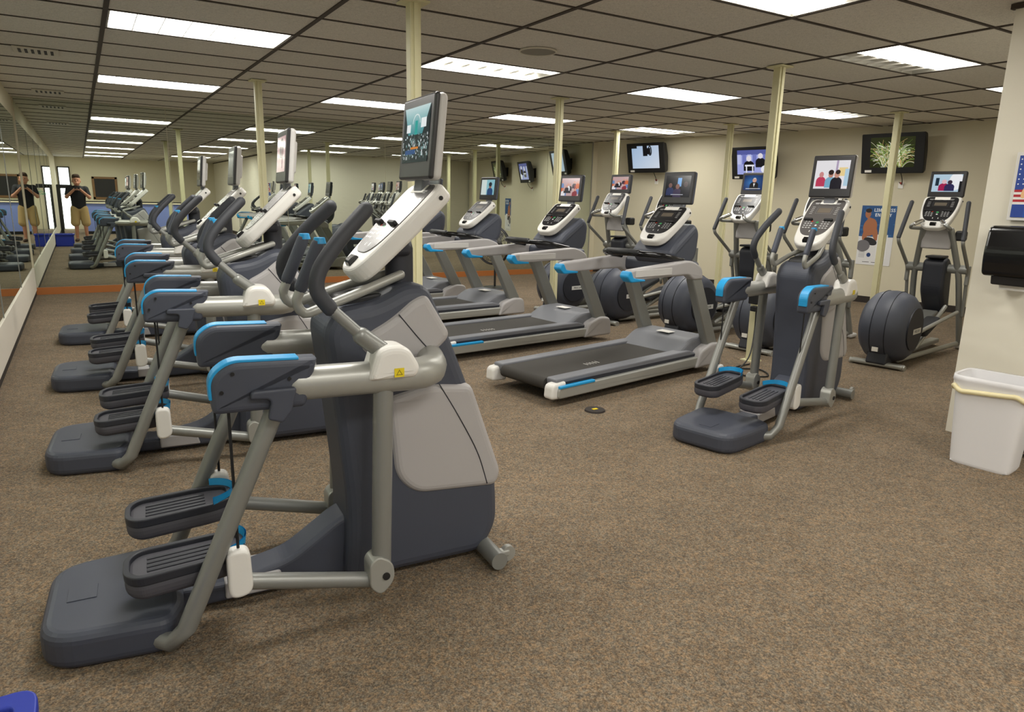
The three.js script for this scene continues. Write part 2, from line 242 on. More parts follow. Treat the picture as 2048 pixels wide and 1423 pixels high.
// ---------------------------------------------------------------- screen pictures and prints
function person2d(c, x, y, s, skin, top) { c.fillStyle = top; c.beginPath(); c.ellipse(x, y + s * 1.15, s * 0.8, s * 0.8, 0, Math.PI, 0); c.fill(); c.fillRect(x - s * 0.8, y + s * 1.1, s * 1.6, s); c.fillStyle = skin; c.beginPath(); c.ellipse(x, y, s * 0.38, s * 0.5, 0, 0, 7); c.fill(); }
const pics = {
  hall(c, w, h) { c.fillStyle = '#10292e'; c.fillRect(0, 0, w, h); const g = c.createLinearGradient(0, 0, 0, h * .5); g.addColorStop(0, '#cfe6e6'); g.addColorStop(1, '#3c8f95'); c.fillStyle = g; c.beginPath(); c.moveTo(0, 0); c.lineTo(w, 0); c.lineTo(w * .75, h * .5); c.lineTo(w * .2, h * .5); c.fill(); c.strokeStyle = '#e9f4f2'; c.lineWidth = 5; c.beginPath(); c.arc(w * .5, h * .3, w * .14, Math.PI, 0); c.stroke(); c.fillStyle = '#f4fbfb'; c.fillRect(w * .12, h * .3, w * .16, h * .15); c.fillRect(w * .68, h * .22, w * .2, h * .17); c.fillStyle = '#19a59c'; c.fillRect(w * .45, h * .25, w * .1, h * .25);
    for (let i = 0; i < 260; i++) { c.fillStyle = ['#e8eef0', '#23383c', '#8fb4b4', '#0d1618', '#5c6b6a'][i % 5]; c.fillRect(rnd() * w, h * (.48 + rnd() * .42), 4 + rnd() * 6, 5 + rnd() * 9); } c.fillStyle = '#d9822b'; c.fillRect(w * .33, h * .72, w * .3, h * .04); c.fillStyle = '#1b4f86'; c.fillRect(w * .12, h * .77, w * .4, h * .08); },
  pink(c, w, h) { c.fillStyle = '#c9a3a6'; c.fillRect(0, 0, w, h); c.fillStyle = '#6a4452'; c.beginPath(); c.ellipse(w * .55, h * .35, w * .26, h * .3, 0.4, 0, 7); c.fill(); c.fillStyle = '#e2c4bf'; c.fillRect(0, h * .6, w, h * .4); c.fillStyle = '#8b4f5c'; c.fillRect(w * .62, h * .4, w * .1, h * .5); },
  kiss(c, w, h) { c.fillStyle = '#f4f1f4'; c.fillRect(0, 0, w, h); c.fillStyle = '#b9a8c4'; c.fillRect(w * .6, 0, w * .06, h * .5); c.fillStyle = '#f6dc9a'; c.fillRect(w * .7, h * .25, w * .25, h * .3); person2d(c, w * .2, h * .5, h * .2, '#d8918f', '#c83f5f'); person2d(c, w * .48, h * .5, h * .22, '#c68b78', '#7fb4cf'); person2d(c, w * .66, h * .5, h * .24, '#d39a86', '#1d1b26'); c.fillStyle = '#2b1d1c'; c.beginPath(); c.arc(w * .48, h * .42, h * .09, 0, 7); c.fill(); c.beginPath(); c.arc(w * .68, h * .41, h * .08, 0, 7); c.fill(); c.fillStyle = '#b8d8ea'; c.fillRect(w * .88, h * .3, w * .12, h * .6); },
  night(c, w, h) { c.fillStyle = '#0a0b14'; c.fillRect(0, 0, w, h); c.fillStyle = '#7fb5ee'; c.fillRect(w * .48, h * .1, w * .16, h * .4); person2d(c, w * .2, h * .45, h * .22, '#7b5a52', '#28345e'); person2d(c, w * .5, h * .5, h * .24, '#8a6054', '#3d3350'); person2d(c, w * .82, h * .4, h * .26, '#4a3a3c', '#12141f'); c.fillStyle = '#c8ccd6'; c.fillRect(w * .25, h * .86, w * .5, h * .03); },
  news(c, w, h) { const g = c.createRadialGradient(w * .3, h * .5, 5, w * .5, h * .5, w * .7); g.addColorStop(0, '#3b78b8'); g.addColorStop(1, '#0b1f4e'); c.fillStyle = g; c.fillRect(0, 0, w, h); person2d(c, w * .5, h * .34, h * .3, '#d6a793', '#17181d'); c.fillStyle = '#eee'; c.beginPath(); c.moveTo(w * .45, h * .55); c.lineTo(w * .55, h * .55); c.lineTo(w * .5, h * .8); c.fill(); c.fillStyle = '#ddd'; c.beginPath(); c.ellipse(w * .5, h * .24, w * .07, h * .07, 0, Math.PI, 0); c.fill(); c.fillStyle = '#e8e8ee'; c.fillRect(w * .12, h * .88, w * .7, h * .04); },
  crowd(c, w, h) { c.fillStyle = '#c9a7a8'; c.fillRect(0, 0, w, h); for (let i = 0; i < 14; i++) person2d(c, rnd() * w, h * (.2 + rnd() * .5), h * .16, '#d59c8a', ['#f2eef0', '#8e2f3d', '#2a2230', '#6d8fc4', '#d8662f'][i % 5]); c.fillStyle = '#20222a'; c.fillRect(w * .15, h * .72, w * .4, h * .12); },
  couple(c, w, h) { c.fillStyle = '#8fc4cf'; c.fillRect(0, 0, w, h); c.fillStyle = '#d9e6e2'; c.fillRect(0, 0, w * .4, h); person2d(c, w * .68, h * .42, h * .3, '#9b6a58', '#2b4b78'); c.fillStyle = '#27303a'; c.beginPath(); c.arc(w * .68, h * .3, h * .14, 0, 7); c.fill(); },
  room(c, w, h) { c.fillStyle = '#bcd6e8'; c.fillRect(0, 0, w, h); c.fillStyle = '#fbfcff'; c.beginPath(); c.ellipse(w * .8, h * .4, w * .24, h * .5, 0, 0, 7); c.fill(); c.fillStyle = '#1c3140'; c.fillRect(w * .1, h * .2, w * .12, h * .45); person2d(c, w * .4, h * .42, h * .25, '#e9c2c6', '#a81d52'); person2d(c, w * .6, h * .45, h * .24, '#3a2a3c', '#2d2a57'); c.fillStyle = '#15161b'; c.fillRect(w * .92, h * .4, w * .08, h * .6); },
  snow(c, w, h) { const g = c.createLinearGradient(0, 0, w, h); g.addColorStop(0, '#a9c4e4'); g.addColorStop(1, '#dfe9f6'); c.fillStyle = g; c.fillRect(0, 0, w, h); c.fillStyle = '#0d1016'; c.fillRect(w * .42, 0, w * .16, h * .45); c.fillRect(w * .5, h * .1, w * .2, h * .28); c.fillRect(0, 0, w * .2, h * .1); c.strokeStyle = '#0d1016'; c.lineWidth = 9; c.beginPath(); c.ellipse(w * .68, h * .22, w * .05, h * .2, 0, 0, 7); c.stroke(); },
  play(c, w, h) { c.fillStyle = '#aab2ee'; c.fillRect(0, 0, w, h); c.fillStyle = '#5a62a8'; c.fillRect(0, 0, w, h * .2); for (let i = 0; i < 6; i++) { c.fillStyle = i % 2 ? '#7880c8' : '#c9cef8'; c.fillRect(w * i / 6, h * .18, w / 8, h * .4); } person2d(c, w * .38, h * .35, h * .24, '#efe9f2', '#0d0e14'); person2d(c, w * .75, h * .25, h * .22, '#efe9f2', '#12131a'); c.fillStyle = '#f6f6ff'; c.fillRect(w * .25, h * .6, w * .3, h * .07); c.fillRect(w * .28, h * .65, w * .04, h * .3); c.fillRect(w * .48, h * .65, w * .04, h * .3); c.beginPath(); c.ellipse(w * .9, h * .8, w * .14, h * .16, 0, 0, 7); c.fill(); },
  grass(c, w, h) { c.fillStyle = '#2c3016'; c.fillRect(0, 0, w, h); for (let i = 0; i < 420; i++) { c.strokeStyle = ['#e9e6c8', '#8fae4e', '#5d7d2c', '#c9a86e', '#f7f5e4', '#3d5220'][i % 6]; c.lineWidth = 1 + rnd() * 3; const x = w * (.5 + (rnd() - .5) * .5), y = h * (.55 + rnd() * .5), a = (rnd() - .5) * 3; c.beginPath(); c.moveTo(x, y); c.quadraticCurveTo(x + a * 30, y - h * .35, x + a * w * .28, y - h * (.1 + rnd() * .4)); c.stroke(); } },
  off(c, w, h) { c.fillStyle = '#20242a'; c.fillRect(0, 0, w, h); }
};
const picMat = {};
function pic(n) { return picMat[n] ??= scr(canvasTex(256, 224, pics[n])); }

function consoleTex(lit) {
  return canvasTex(256, 384, (c, w, h) => {
    c.fillStyle = lit; c.fillRect(0, 0, w, h); c.fillStyle = 'rgba(225,225,225,0.75)'; c.font = '13px sans-serif';
    for (let i = 0; i < 4; i++) { c.fillRect(30 + i * 52, 34, 34, 8); c.fillRect(34 + i * 52, 46, 24, 4); }
    c.strokeStyle = 'rgba(220,220,220,.6)'; c.strokeRect(70, 80, 116, 70); c.fillStyle = 'rgba(120,110,95,.8)'; c.fillRect(80, 90, 96, 50);
    c.fillStyle = 'rgba(225,225,225,0.7)'; for (let i = 0; i < 5; i++) c.fillRect(26, 78 + i * 18, 22, 5), c.fillRect(208, 78 + i * 18, 22, 5);
    for (let r = 0; r < 4; r++) for (let i = 0; i < 3; i++) { c.fillStyle = r === 0 && i === 2 ? '#c8432c' : 'rgba(225,225,225,0.75)'; c.fillRect(36 + i * 22, 232 + r * 22, 14, 10); c.fillStyle = 'rgba(225,225,225,.7)'; c.fillRect(160 + i * 22, 232 + r * 22, 14, 10); }
    c.fillStyle = '#3f9a5c'; c.beginPath(); c.arc(128, 246, 11, 0, 7); c.fill(); c.fillStyle = '#e8e8e8'; c.fillRect(121, 270, 14, 14); c.fillRect(104, 330, 5, 18); c.fillRect(146, 330, 5, 18);
  });
}
const panelMat = new THREE.MeshStandardMaterial({ map: consoleTex('#5f5c5b'), roughness: 0.22 });
const panelMatDark = new THREE.MeshStandardMaterial({ map: consoleTex('#1f1f22'), roughness: 0.28 });
const word = (txt, fg, bg, w = 256, h = 64) => new THREE.MeshStandardMaterial({ roughness: 0.4, map: canvasTex(w, h, c => { c.fillStyle = bg; c.fillRect(0, 0, w, h); c.fillStyle = fg; c.font = `bold ${h * 0.7}px sans-serif`; c.textAlign = 'center'; c.textBaseline = 'middle'; c.fillText(txt, w / 2, h / 2); }) });
const badge = word('PRECOR', '#26282d', '#d6d5d0');
const sticker = new THREE.MeshStandardMaterial({ roughness: 0.6, map: canvasTex(64, 64, c => { c.fillStyle = '#e3cb1d'; c.fillRect(0, 0, 64, 64); c.strokeStyle = '#8a7a10'; c.lineWidth = 5; c.beginPath(); c.moveTo(32, 14); c.lineTo(50, 48); c.lineTo(14, 48); c.closePath(); c.stroke(); }) });

// console pad shared by the machines: lies in its own (s along, z across) plane, nose at the origin, then tilted
function consolePad(parent, nose, tilt, len, wNose, wTop, dark) {
  const g = new THREE.Group(); g.name = 'console'; g.position.set(...nose); g.rotation.z = tilt; parent.add(g);
  const out = [[0, -wNose, .1], [len * .55, -wTop * .97, .12], [len, -wTop, .05], [len, wTop, .05], [len * .55, wTop * .97, .12], [0, wNose, .1]];
  const shell = M(g, 'console_shell', plan(out, -0.055, 0.07, 0.02, 0.08), mat.white);
  const k = 0.86, ins = [[len * .2, -wNose * k, .1], [len * .55, -wTop * k, .1], [len * .965, -wTop * k, .05], [len * .965, wTop * k, .05], [len * .55, wTop * k, .1], [len * .2, wNose * k, .1]];
  const pg = plan(ins, 0.008, 0.01, 0.003, 0.06), p = pg.attributes.position, uv = pg.attributes.uv;
  for (let i = 0; i < p.count; i++) uv.setXY(i, 0.5 + p.getZ(i) / (2 * wTop * k), (p.getX(i) - len * .2) / (len * .765));
  M(g, 'key_panel', pg, dark ? panelMatDark : panelMat);
  M(g, 'paper_note', bx(len * .87, len * .955, 0.018, 0.0195, -wTop * .4, wTop * .4), mat.paper);
  for (const s of [-1, 1]) M(g, 'reading_ledge', bx(len * .5, len * .535, 0.016, 0.036, s * wTop * .5 - wTop * .22, s * wTop * .5 + wTop * .22, 0.006), mat.black);
  M(g, 'safety_clip', side([[len * .05, 0.012], [len * .16, 0.012], [len * .15, 0.03], [len * .07, 0.034]], 0.06, 0.003, 0.008), mat.gloss);
  M(g, 'side_screw', [cyl(0.008, 0.008, 0.006, len * .9, -0.02, wTop + 0.0, 'z', 10)], mat.dark);
  return g;
}
function viewScreen(parent, pos, tilt, w, h, picture, shellMat) {
  const g = new THREE.Group(); g.name = 'screen'; g.position.set(...pos); g.rotation.z = tilt; parent.add(g);
  M(g, 'back_shell', [box(0.04, h, w, 0.022, h / 2, 0, 0.02), box(0.03, h * .6, w * .6, 0.048, h / 2, 0, 0.014)], shellMat);
  M(g, 'bezel', box(0.022, h * .99, w * .99, 0, h / 2, 0, 0.011), mat.panelDark);
  const pl = new THREE.PlaneGeometry(w * .8, h * .66); pl.rotateY(-Math.PI / 2); at(pl, -0.0125, h * .54, 0); M(g, 'picture', pl, pic(picture));
  M(g, 'neck', box(0.035, 0.07, 0.1, 0.03, -0.015, 0, 0.01), mat.deck);
  return g;
}
// ---------------------------------------------------------------- arm trainers (stride machines with hanging pedals)
function armTrainer(picture, label) {
  const g = thing('stride_trainer', label, 'exercise machine', 'stride trainers with hanging pedals');
  M(g, 'rear_base', [plan([[-.79, -.27, .13], [-.4, -.31, .05], [-.36, -.2, .03], [-.36, .2, .03], [-.4, .31, .05], [-.79, .27, .13]], 0.0, 0.125, 0.035, 0.06)], mat.slate);
  M(g, 'base_emblem', bx(-.72, -.63, 0.124, 0.128, -.05, .05, 0.001), mat.slate);
  const sp = M(g, 'spine', side([[-.42, .015], [-.42, .10], [-.2, .085], [.02, .13], [.22, .26], [.4, .3], [.4, .015]], 0.16, 0.02, 0.05), mat.slate);
  M(sp, 'spine_cover', side([[-.22, .03], [-.22, .095], [-.02, .1], [.0, .03]], 0.185, 0.008, 0.01), mat.light);
  M(g, 'body', side([[.22, .02, .05], [.24, .3, .15], [.2, .72, .1], [.165, 1.0, .06], [.22, 1.075, .06], [.36, 1.09, .08], [.48, 1.15, .08], [.57, 1.145, .05], [.65, .97, .1], [.76, .7, .15], [.875, .36, .1], [.885, .13, .1], [.81, .02, .05]], 0.33, 0.05, 0.06), mat.slate);
  M(g, 'lower_panel', side([[.39, .74, .03], [.56, .775, .05], [.745, .755, .03], [.885, .37, .04], [.86, .315, .04], [.5, .34, .08], [.42, .42, .06]], 0.365, 0.03, 0.04), mat.light);
  M(g, 'upper_panel', side([[.29, .93, .03], [.32, .985, .04], [.41, 1.03, .06], [.5, 1.10, .05], [.555, 1.115, .03], [.655, .955, .03], [.6, .9, .05], [.5, .86, .05], [.38, .86, .05]], 0.365, 0.03, 0.04), mat.light);
  for (const s of [-1, 1]) {
    M(g, 'panel_seam', smoothTube([[.6, .772, s * .182], [.68, .64, s * .1835], [.77, .47, s * .1835], [.815, .335, s * .182]], .0022, 16, 5), mat.slateDark);
    M(g, 'panel_seam', smoothTube([[.44, 1.045, s * .182], [.52, .95, s * .1835], [.575, .89, s * .182]], .0022, 12, 5), mat.slateDark);
  }
  M(g, 'storage_tray', [side([[.23, 1.06], [.25, 1.1], [.4, 1.118], [.42, 1.07]], 0.2, 0.01, 0.02)], mat.black);
  M(g, 'front_stabiliser', [cyl(0.036, 0.036, 0.62, .82, .045, 0, 'z')], mat.silver);
  for (const s of [-1, 1]) M(g, 'transport_wheel', [cyl(0.032, 0.032, 0.025, .875, .055, s * .27, 'z'), box(.06, .03, .04, .85, .06, s * .27, .01)], mat.silverLight);
  for (const s of [-1, 1]) {
    M(g, 'rear_leg', tube([[-.46, .045, s * .26], [-.385, .045, s * .35], [-.02, .84, s * .35]], 0.031, 0.07, 12), mat.silver);
    // arm: dark end box with a blue edge, thick tube curving into the body
    const bxg = M(g, 'arm_box', side([[-.235, .805, .02], [-.238, .92, .05], [-.18, .965, .05], [.095, .957, .01], [.05, .8, .02]], 0.098, 0.022, 0.02, s * .35), mat.slate);
    M(bxg, 'blue_edge', side([[-.242, .85, .004], [-.243, .922, .05], [-.182, .970, .05], [.035, .963, .003], [.035, .952, .003], [-.175, .957, .05], [-.228, .915, .04], [-.228, .85, .003]], 0.066, 0.004, 0.004, s * .355), mat.blue);
    M(bxg, 'leg_socket', side([[-.12, .875, .015], [.02, .875, .015], [-.0, .80, .01], [-.03, .765, .01], [-.075, .78, .01], [-.06, .845, .02], [-.125, .85, .01]], 0.03, 0.008, 0.01, s * .412), mat.slate);
    M(bxg, 'screw', [cyl(.006, .006, .004, -.17, .93, s * .404, 'z', 10), cyl(.006, .006, .004, -.205, .875, s * .404, 'z', 10), cyl(.006, .006, .004, .0, .9, s * .404, 'z', 10)], mat.black);
    M(g, 'arm_tube', tube([[.03, .87, s * .35], [.52, .862, s * .35], [.57, .87, s * .15]], 0.056, 0.13, 16), mat.silverLight);
    const hs = M(g, 'pivot_housing', side([[.255, .865, .02], [.29, .965, .04], [.33, .98, .04], [.40, .975, .04], [.445, .90, .03], [.43, .865, .03]], 0.14, 0.025, 0.02, s * .352), mat.white);
    M(hs, 'warning_sticker', bx(.345, .38, .875, .905, s * .423 - .001, s * .423 + .001), sticker);
    M(g, 'swing_link', tube([[.325, .83, s * .35], [.305, .17, s * .35]], 0.036, 0.02, 14), mat.silver);
    const el = M(g, 'elbow_bracket', side([[.25, .2, .02], [.285, .225, .02], [.34, .19, .03], [.345, .12, .04], [.29, .07, .03], [.25, .11, .02]], 0.09, 0.006, 0.03, s * .35), mat.silverLight);
    M(el, 'pivot_bolt', cyl(.014, .014, .1, .31, .145, s * .35, 'z', 14), mat.dark);
    const py = s > 0 ? 0.0 : 0.03;
    M(g, 'pedal_arm', tube([[.29, .115, s * .35], [-.17, .21 + py, s * .33]], 0.028, 0.02, 12), mat.silver);
    M(g, 'strap_housing', side([[-.225, .17 + py, .04], [-.225, .34 + py, .03], [-.15, .34 + py, .03], [-.145, .18 + py, .04]], 0.06, 0.012, 0.03, s * .345), mat.white);
    M(g, 'strap', [cyl(.005, .005, .46, -.185, .57 + py / 2, s * .345, 'y', 8)], mat.black);
    const pd = M(g, 'pedal', plan([[-.53, -.06, .06], [-.49, -.115, .08], [-.22, -.105, .05], [-.15, -.075, .03], [-.15, .075, .03], [-.22, .105, .05], [-.49, .115, .08], [-.53, .06, .06]], -.01, 0.07, 0.028, 0.03), mat.pedal);
    pd.position.set(0, .24 + py, s * .2); pd.rotation.z = 0.06;
    const rimS = roundShape([[-.53, -.06, .06], [-.49, -.115, .08], [-.22, -.105, .05], [-.15, -.075, .03], [-.15, .075, .03], [-.22, .105, .05], [-.49, .115, .08], [-.53, .06, .06]], .03);
    rimS.holes.push(roundShape([[-.51, -.05, .05], [-.48, -.092, .07], [-.22, -.085, .05], [-.17, -.06, .03], [-.17, .06, .03], [-.22, .085, .05], [-.48, .092, .07], [-.51, .05, .05]].reverse(), .03));
    const rimG = new THREE.ExtrudeGeometry(rimS, { depth: .022, bevelEnabled: true, bevelSize: .004, bevelThickness: .005, bevelOffset: -.004, bevelSegments: 2, curveSegments: 6 }); rimG.rotateX(-Math.PI / 2); at(rimG, 0, .048, 0);
    M(pd, 'pedal_rim', rimG, mat.slateDark);
    for (let i = 0; i < 4; i++) M(pd, 'tread_rib', bx(-.46, -.25, .058, .064, -.055 + i * .03, -.04 + i * .03, .002), mat.slateDark);
    const gd = new THREE.CylinderGeometry(.112, .1, .06, 18, 1, true, 0.25, Math.PI - .5); const gd2 = new THREE.CylinderGeometry(.107, .095, .06, 18, 1, true, 0.25, Math.PI - .5);
    M(pd, 'toe_guard', [at(gd, -.25, .07, 0), at(gd2, -.25, .07, 0)], mat.blue);
    // moving handle: sleeve, thin tube, dark grip
    M(g, 'handle_sleeve', tube([[.33, .95, s * .36], [.25, 1.01, s * .355]], 0.03, 0.02, 12), mat.silver);
    const hd = M(g, 'swing_handle', tube([[.3, .965, s * .36], [.135, 1.12, s * .345]], 0.02, 0.02, 10), mat.silver);
    M(hd, 'swing_grip', smoothTube([[.15, 1.105, s * .346], [.112, 1.16, s * .342], [.118, 1.215, s * .335], [.19, 1.31, s * .31], [.3, 1.415, s * .27]], 0.026, 24, 12), mat.grip);
    // fixed bar
    M(g, 'fixed_bar', tube([[.49, 1.175, s * .05], [.3, 1.12, s * .12], [.1, 1.055, s * .135], [.075, 1.1, s * .14], [.1, 1.16, s * .14]], 0.018, 0.05, 10), mat.silverLight);
    const fg = M(g, 'fixed_grip', tube([[.095, 1.15, s * .14], [.16, 1.295, s * .14]], 0.023, 0.02, 10), mat.slate);
    M(fg, 'grip_cap', cyl(.019, .024, .02, .166, 1.308, s * .14), mat.blue);
  }
  M(g, 'console_column', [tube([[.5, 1.1, 0], [.5, 1.27, 0]], 0.055, 0.02, 16), box(.12, .05, .16, .47, 1.27, 0, .02)], mat.slateDark);
  consolePad(g, [.29, 1.18, 0], 0.76, 0.47, 0.12, 0.175, false);
  viewScreen(g, [.57, 1.52, 0], -0.10, 0.37, 0.3, picture, mat.pale);
  return g;
}
// ---------------------------------------------------------------- treadmills
function treadmill(picture, label) {
  const g = thing('treadmill', label, 'treadmill', 'row of treadmills');
  M(g, 'deck_frame', [bx(-1.02, 1.0, .08, .17, -.4, .4)], mat.slateDark);
  M(g, 'running_belt', [bx(-1.08, .6, .165, .19, -.27, .27, .012), cyl(.045, .045, .54, -1.07, .145, 0, 'z')], mat.belt);
  for (let i = 0; i < 5; i++) M(g, 'belt_mark', bx(-.5 + i * .035, -.495 + i * .035, .1901, .191, .1, .16), mat.paper);
  for (const s of [-1, 1]) {
    M(g, 'foot_rail', side([[-1.08, .13], [-1.09, .2], [.62, .21], [.75, .17], [.75, .12]], 0.12, 0.012, 0.02, s * .335), mat.deck);
    M(g, 'side_beam', side([[-1.1, .06, .03], [-1.1, .14, .03], [.85, .15, .02], [.95, .06, .03]], 0.05, 0.012, 0.02, s * .415), mat.silverLight);
    M(g, 'blue_trim', bx(-1.09, -.7, .135, .155, s * .425 - .02, s * .425 + .02, .006), mat.blue);
    M(g, 'rear_cap', side([[-1.16, .06, .03], [-1.15, .17, .04], [-1.0, .18, .02], [-1.0, .05, .02]], 0.1, 0.02, 0.02, s * .37), mat.white);
    M(g, 'front_foot', side([[.66, .05, .03], [.72, .2, .05], [.9, .26, .05], [1.06, .24, .06], [1.08, .05, .04]], 0.12, 0.025, 0.03, s * .4), mat.light);
    // slanted upright and handrail in one sweep
    M(g, 'upright', side([[.86, .22, .02], [1.02, .22, .02], [.66, .86, .05], [.52, .86, .05]], 0.085, 0.014, 0.02, s * .39), mat.silver);
    const rl = M(g, 'handrail', side([[-.36, .905, .03], [-.33, .955, .03], [.2, .985, .05], [.5, 1.0, .1], [.66, .93, .06], [.68, .83, .02], [.53, .83, .04], [.46, .875, .05], [.1, .875, .05], [-.3, .865, .02]], 0.085, 0.02, 0.03, s * .4), mat.light);
    M(rl, 'rail_tip', side([[-.385, .905, .02], [-.36, .945, .02], [-.33, .945, .01], [-.3, .895, .01], [-.15, .873, .005], [-.15, .858, .005], [-.33, .858, .02]], 0.092, 0.01, 0.01, s * .4), mat.blue);
    M(rl, 'rail_pad', bx(-.28, .2, .895, .95, s * .445 - .003, s * .445 + .003, .01), mat.pale);
  }
  M(g, 'motor_hood', [side([[.48, .19, .01], [.68, .3, .06], [.98, .31, .06], [1.05, .1, .05], [.5, .1, .01]], 0.72, 0.04, 0.03)], mat.deck);
  M(g, 'hood_label', side([[.7, .313], [.7, .316], [.8, .317], [.8, .314]], 0.16, 0, 0.001), mat.paper);
  M(g, 'console_cowl', [side([[.42, 1.04, .05], [.5, 1.12, .05], [.78, 1.3, .1], [.86, 1.22, .08], [.84, 1.0, .1], [.7, .88, .06], [.5, .94, .06]], 0.5, 0.06, 0.05), bx(.5, .68, .86, .98, -.4, .4, .04)], mat.slate);
  M(g, 'front_bar', smoothTube([[.44, .99, -.37], [.2, 1.035, -.34], [.06, 1.05, -.2], [.03, 1.05, 0], [.06, 1.05, .2], [.2, 1.035, .34], [.44, .99, .37]], 0.024, 40, 12), mat.gloss);
  M(g, 'sensor_grip', [smoothTube([[.05, 1.055, -.17], [.03, 1.057, 0], [.05, 1.055, .17]], 0.03, 16, 12)], mat.black);
  consolePad(g, [.4, 1.13, 0], 0.69, 0.46, 0.14, 0.2, true);
  viewScreen(g, [.77, 1.45, 0], -0.12, 0.36, 0.28, picture, mat.slate);
  return g;
}
// ---------------------------------------------------------------- ellipticals with round drive housing
function elliptical(picture, label) {
  const g = thing('elliptical_trainer', label, 'elliptical', 'ellipticals facing the televisions');
  M(g, 'rear_stabiliser', [box(.09, .04, .52, -.1, .03, 0, .018), cyl(.03, .03, .04, -.1, .02, -.25, 'z'), cyl(.03, .03, .04, -.1, .02, .25, 'z')], mat.silverLight);
  const ball = new THREE.LatheGeometry([[0, -.235], [.12, -.235], [.24, -.22], [.305, -.16], [.335, -.07], [.34, 0], [.335, .07], [.305, .16], [.24, .22], [.12, .235], [0, .235]].map(a => new THREE.Vector2(...a)), 40);
  ball.rotateX(Math.PI / 2); at(ball, .12, .36, 0);
  const dh = M(g, 'drive_housing', ball, mat.slate);
  for (const s of [-1, 1]) {
    M(dh, 'side_disc', cyl(.2, .2, .02, .12, .36, s * .228, 'z', 36), mat.slateDark);
    const b = new THREE.PlaneGeometry(.2, .05); if (s < 0) b.rotateY(Math.PI); at(b, .16, .34, s * .241); M(dh, 'name_badge', b, badge);
    for (const q of [-.07, .07]) M(dh, 'seam_ring', at(new THREE.TorusGeometry(.336, .003, 6, 40), .12, .36, q), mat.slateDark);
  }
  M(dh, 'spec_label', bx(-.205, -.2, .16, .2, -.03, .03), mat.paper);
  M(g, 'housing_foot', side([[-.16, .03], [-.1, .2], [.3, .12], [.4, .04]], 0.2, 0.02, 0.03), mat.slateDark);
  M(g, 'ramp_frame', [side([[.2, .1], [.3, .17], [1.2, .42], [1.3, .36], [.4, .06]], 0.16, 0.015, 0.03), bx(.3, 1.5, .03, .08, -.05, .05, .015)], mat.silver);
  for (const s of [-1, 1]) {
    M(g, 'ramp_rail', tube([[.42, .13, s * .16], [1.15, .47, s * .16]], 0.022, 0.02, 10), mat.silverLight);
    M(g, 'base_rail', tube([[.1, .05, s * .12], [1.5, .06, s * .26]], 0.025, 0.02, 10), mat.silverLight);
    const pd = M(g, 'pedal', [plan([[-.2, -.075, .04], [.2, -.075, .05], [.2, .075, .05], [-.2, .075, .04]], 0, .05, .015, .04)], mat.rubber); pd.position.set(s > 0 ? .66 : .86, s > 0 ? .3 : .38, s * .16); pd.rotation.z = .3;
    M(g, 'link_bar', tube([[.3, .3, s * .2], [1.2, .42, s * .27]], 0.02, 0.02, 10), mat.silverLight);
    M(g, 'front_foot', box(.14, .05, .08, 1.5, .03, s * .27, .02), mat.pale);
    M(g, 'upright_leg', tube([[1.46, .05, s * .27], [1.2, .8, s * .23], [1.02, 1.25, s * .14]], 0.032, 0.1, 12), mat.silver);
    M(g, 'swing_arm', tube([[1.3, .38, s * .3], [1.2, .86, s * .31], [.84, 1.14, s * .32], [.87, 1.2, s * .32]], 0.019, 0.07, 10), mat.silver);
    M(g, 'swing_grip', tube([[.85, 1.17, s * .32], [.97, 1.52, s * .28]], 0.023, 0.03, 10), mat.grip);
    M(g, 'arm_bracket', box(.05, .2, .04, 1.22, .8, s * .31, .012), mat.silver);
    M(g, 'fixed_handle', tube([[1.05, 1.26, s * .1], [.8, 1.27, s * .2], [.76, 1.3, s * .17], [.84, 1.34, s * .09]], 0.017, 0.05, 10), mat.silver);
    M(g, 'pulse_sensor', tube([[.78, 1.31, s * .15], [.83, 1.34, s * .1]], 0.021, 0.01, 10), mat.chrome);
  }
  M(g, 'pivot_tube', cyl(.045, .045, .62, 1.19, .86, 0, 'z'), mat.silver);
  M(g, 'centre_shroud', side([[1.08, .94, .05], [1.2, .98, .05], [1.32, .9, .06], [1.42, .4, .05], [1.3, .36, .05], [1.1, .62, .08]], 0.24, 0.04, 0.05), mat.slateDark);
  M(g, 'cup_tray', bx(1.05, 1.24, .965, .99, -.09, .09, .01), mat.black);
  M(g, 'mast_plate', [box(.06, .22, .3, 1.06, 1.17, 0, .02)], mat.light);
  M(g, 'accessory_holder', box(.1, .1, .1, 1.1, 1.2, .22, .02), mat.black);
  consolePad(g, [.86, 1.27, 0], 0.95, 0.38, 0.13, 0.19, true);
  viewScreen(g, [1.1, 1.575, 0], -0.1, 0.36, 0.26, picture, mat.slateDark);
  return g;
}
// placing: x, z of the machine's own origin on the floor, heading in degrees to the left of +x
function place(o, x, z, deg, sx = 1, sz = 1) { o.position.set(x, 0, z); o.rotation.y = deg * Math.PI / 180; o.scale.set(sx, 1, sz); return o; }
place(armTrainer('hall', 'nearest grey stride trainer filling the left foreground, large hall picture on screen'), 0.53, -2.5, -4, 0.962, 0.92);
place(armTrainer('pink', 'second grey stride trainer in the left row, pinkish picture on screen'), 0.477, -4.29, -5, 0.95, 1);
place(armTrainer('off', 'third stride trainer from the camera in the left row'), 0.489, -6.1, -3, 1, 1);
place(armTrainer('off', 'fourth stride trainer in the left row, closest to the far mirror'), 0.499, -7.95, -3, 1, 1);
place(armTrainer('kiss', 'stride trainer standing alone at right centre, bright picture of a couple on screen'), 3.973, -3.03, 13.5, 1.17, 0.8);
place(treadmill('night', 'nearest treadmill, dark blue picture on its screen, beside the lone stride trainer'), 3.77, -4.46, 9.6, 0.95, 0.9);
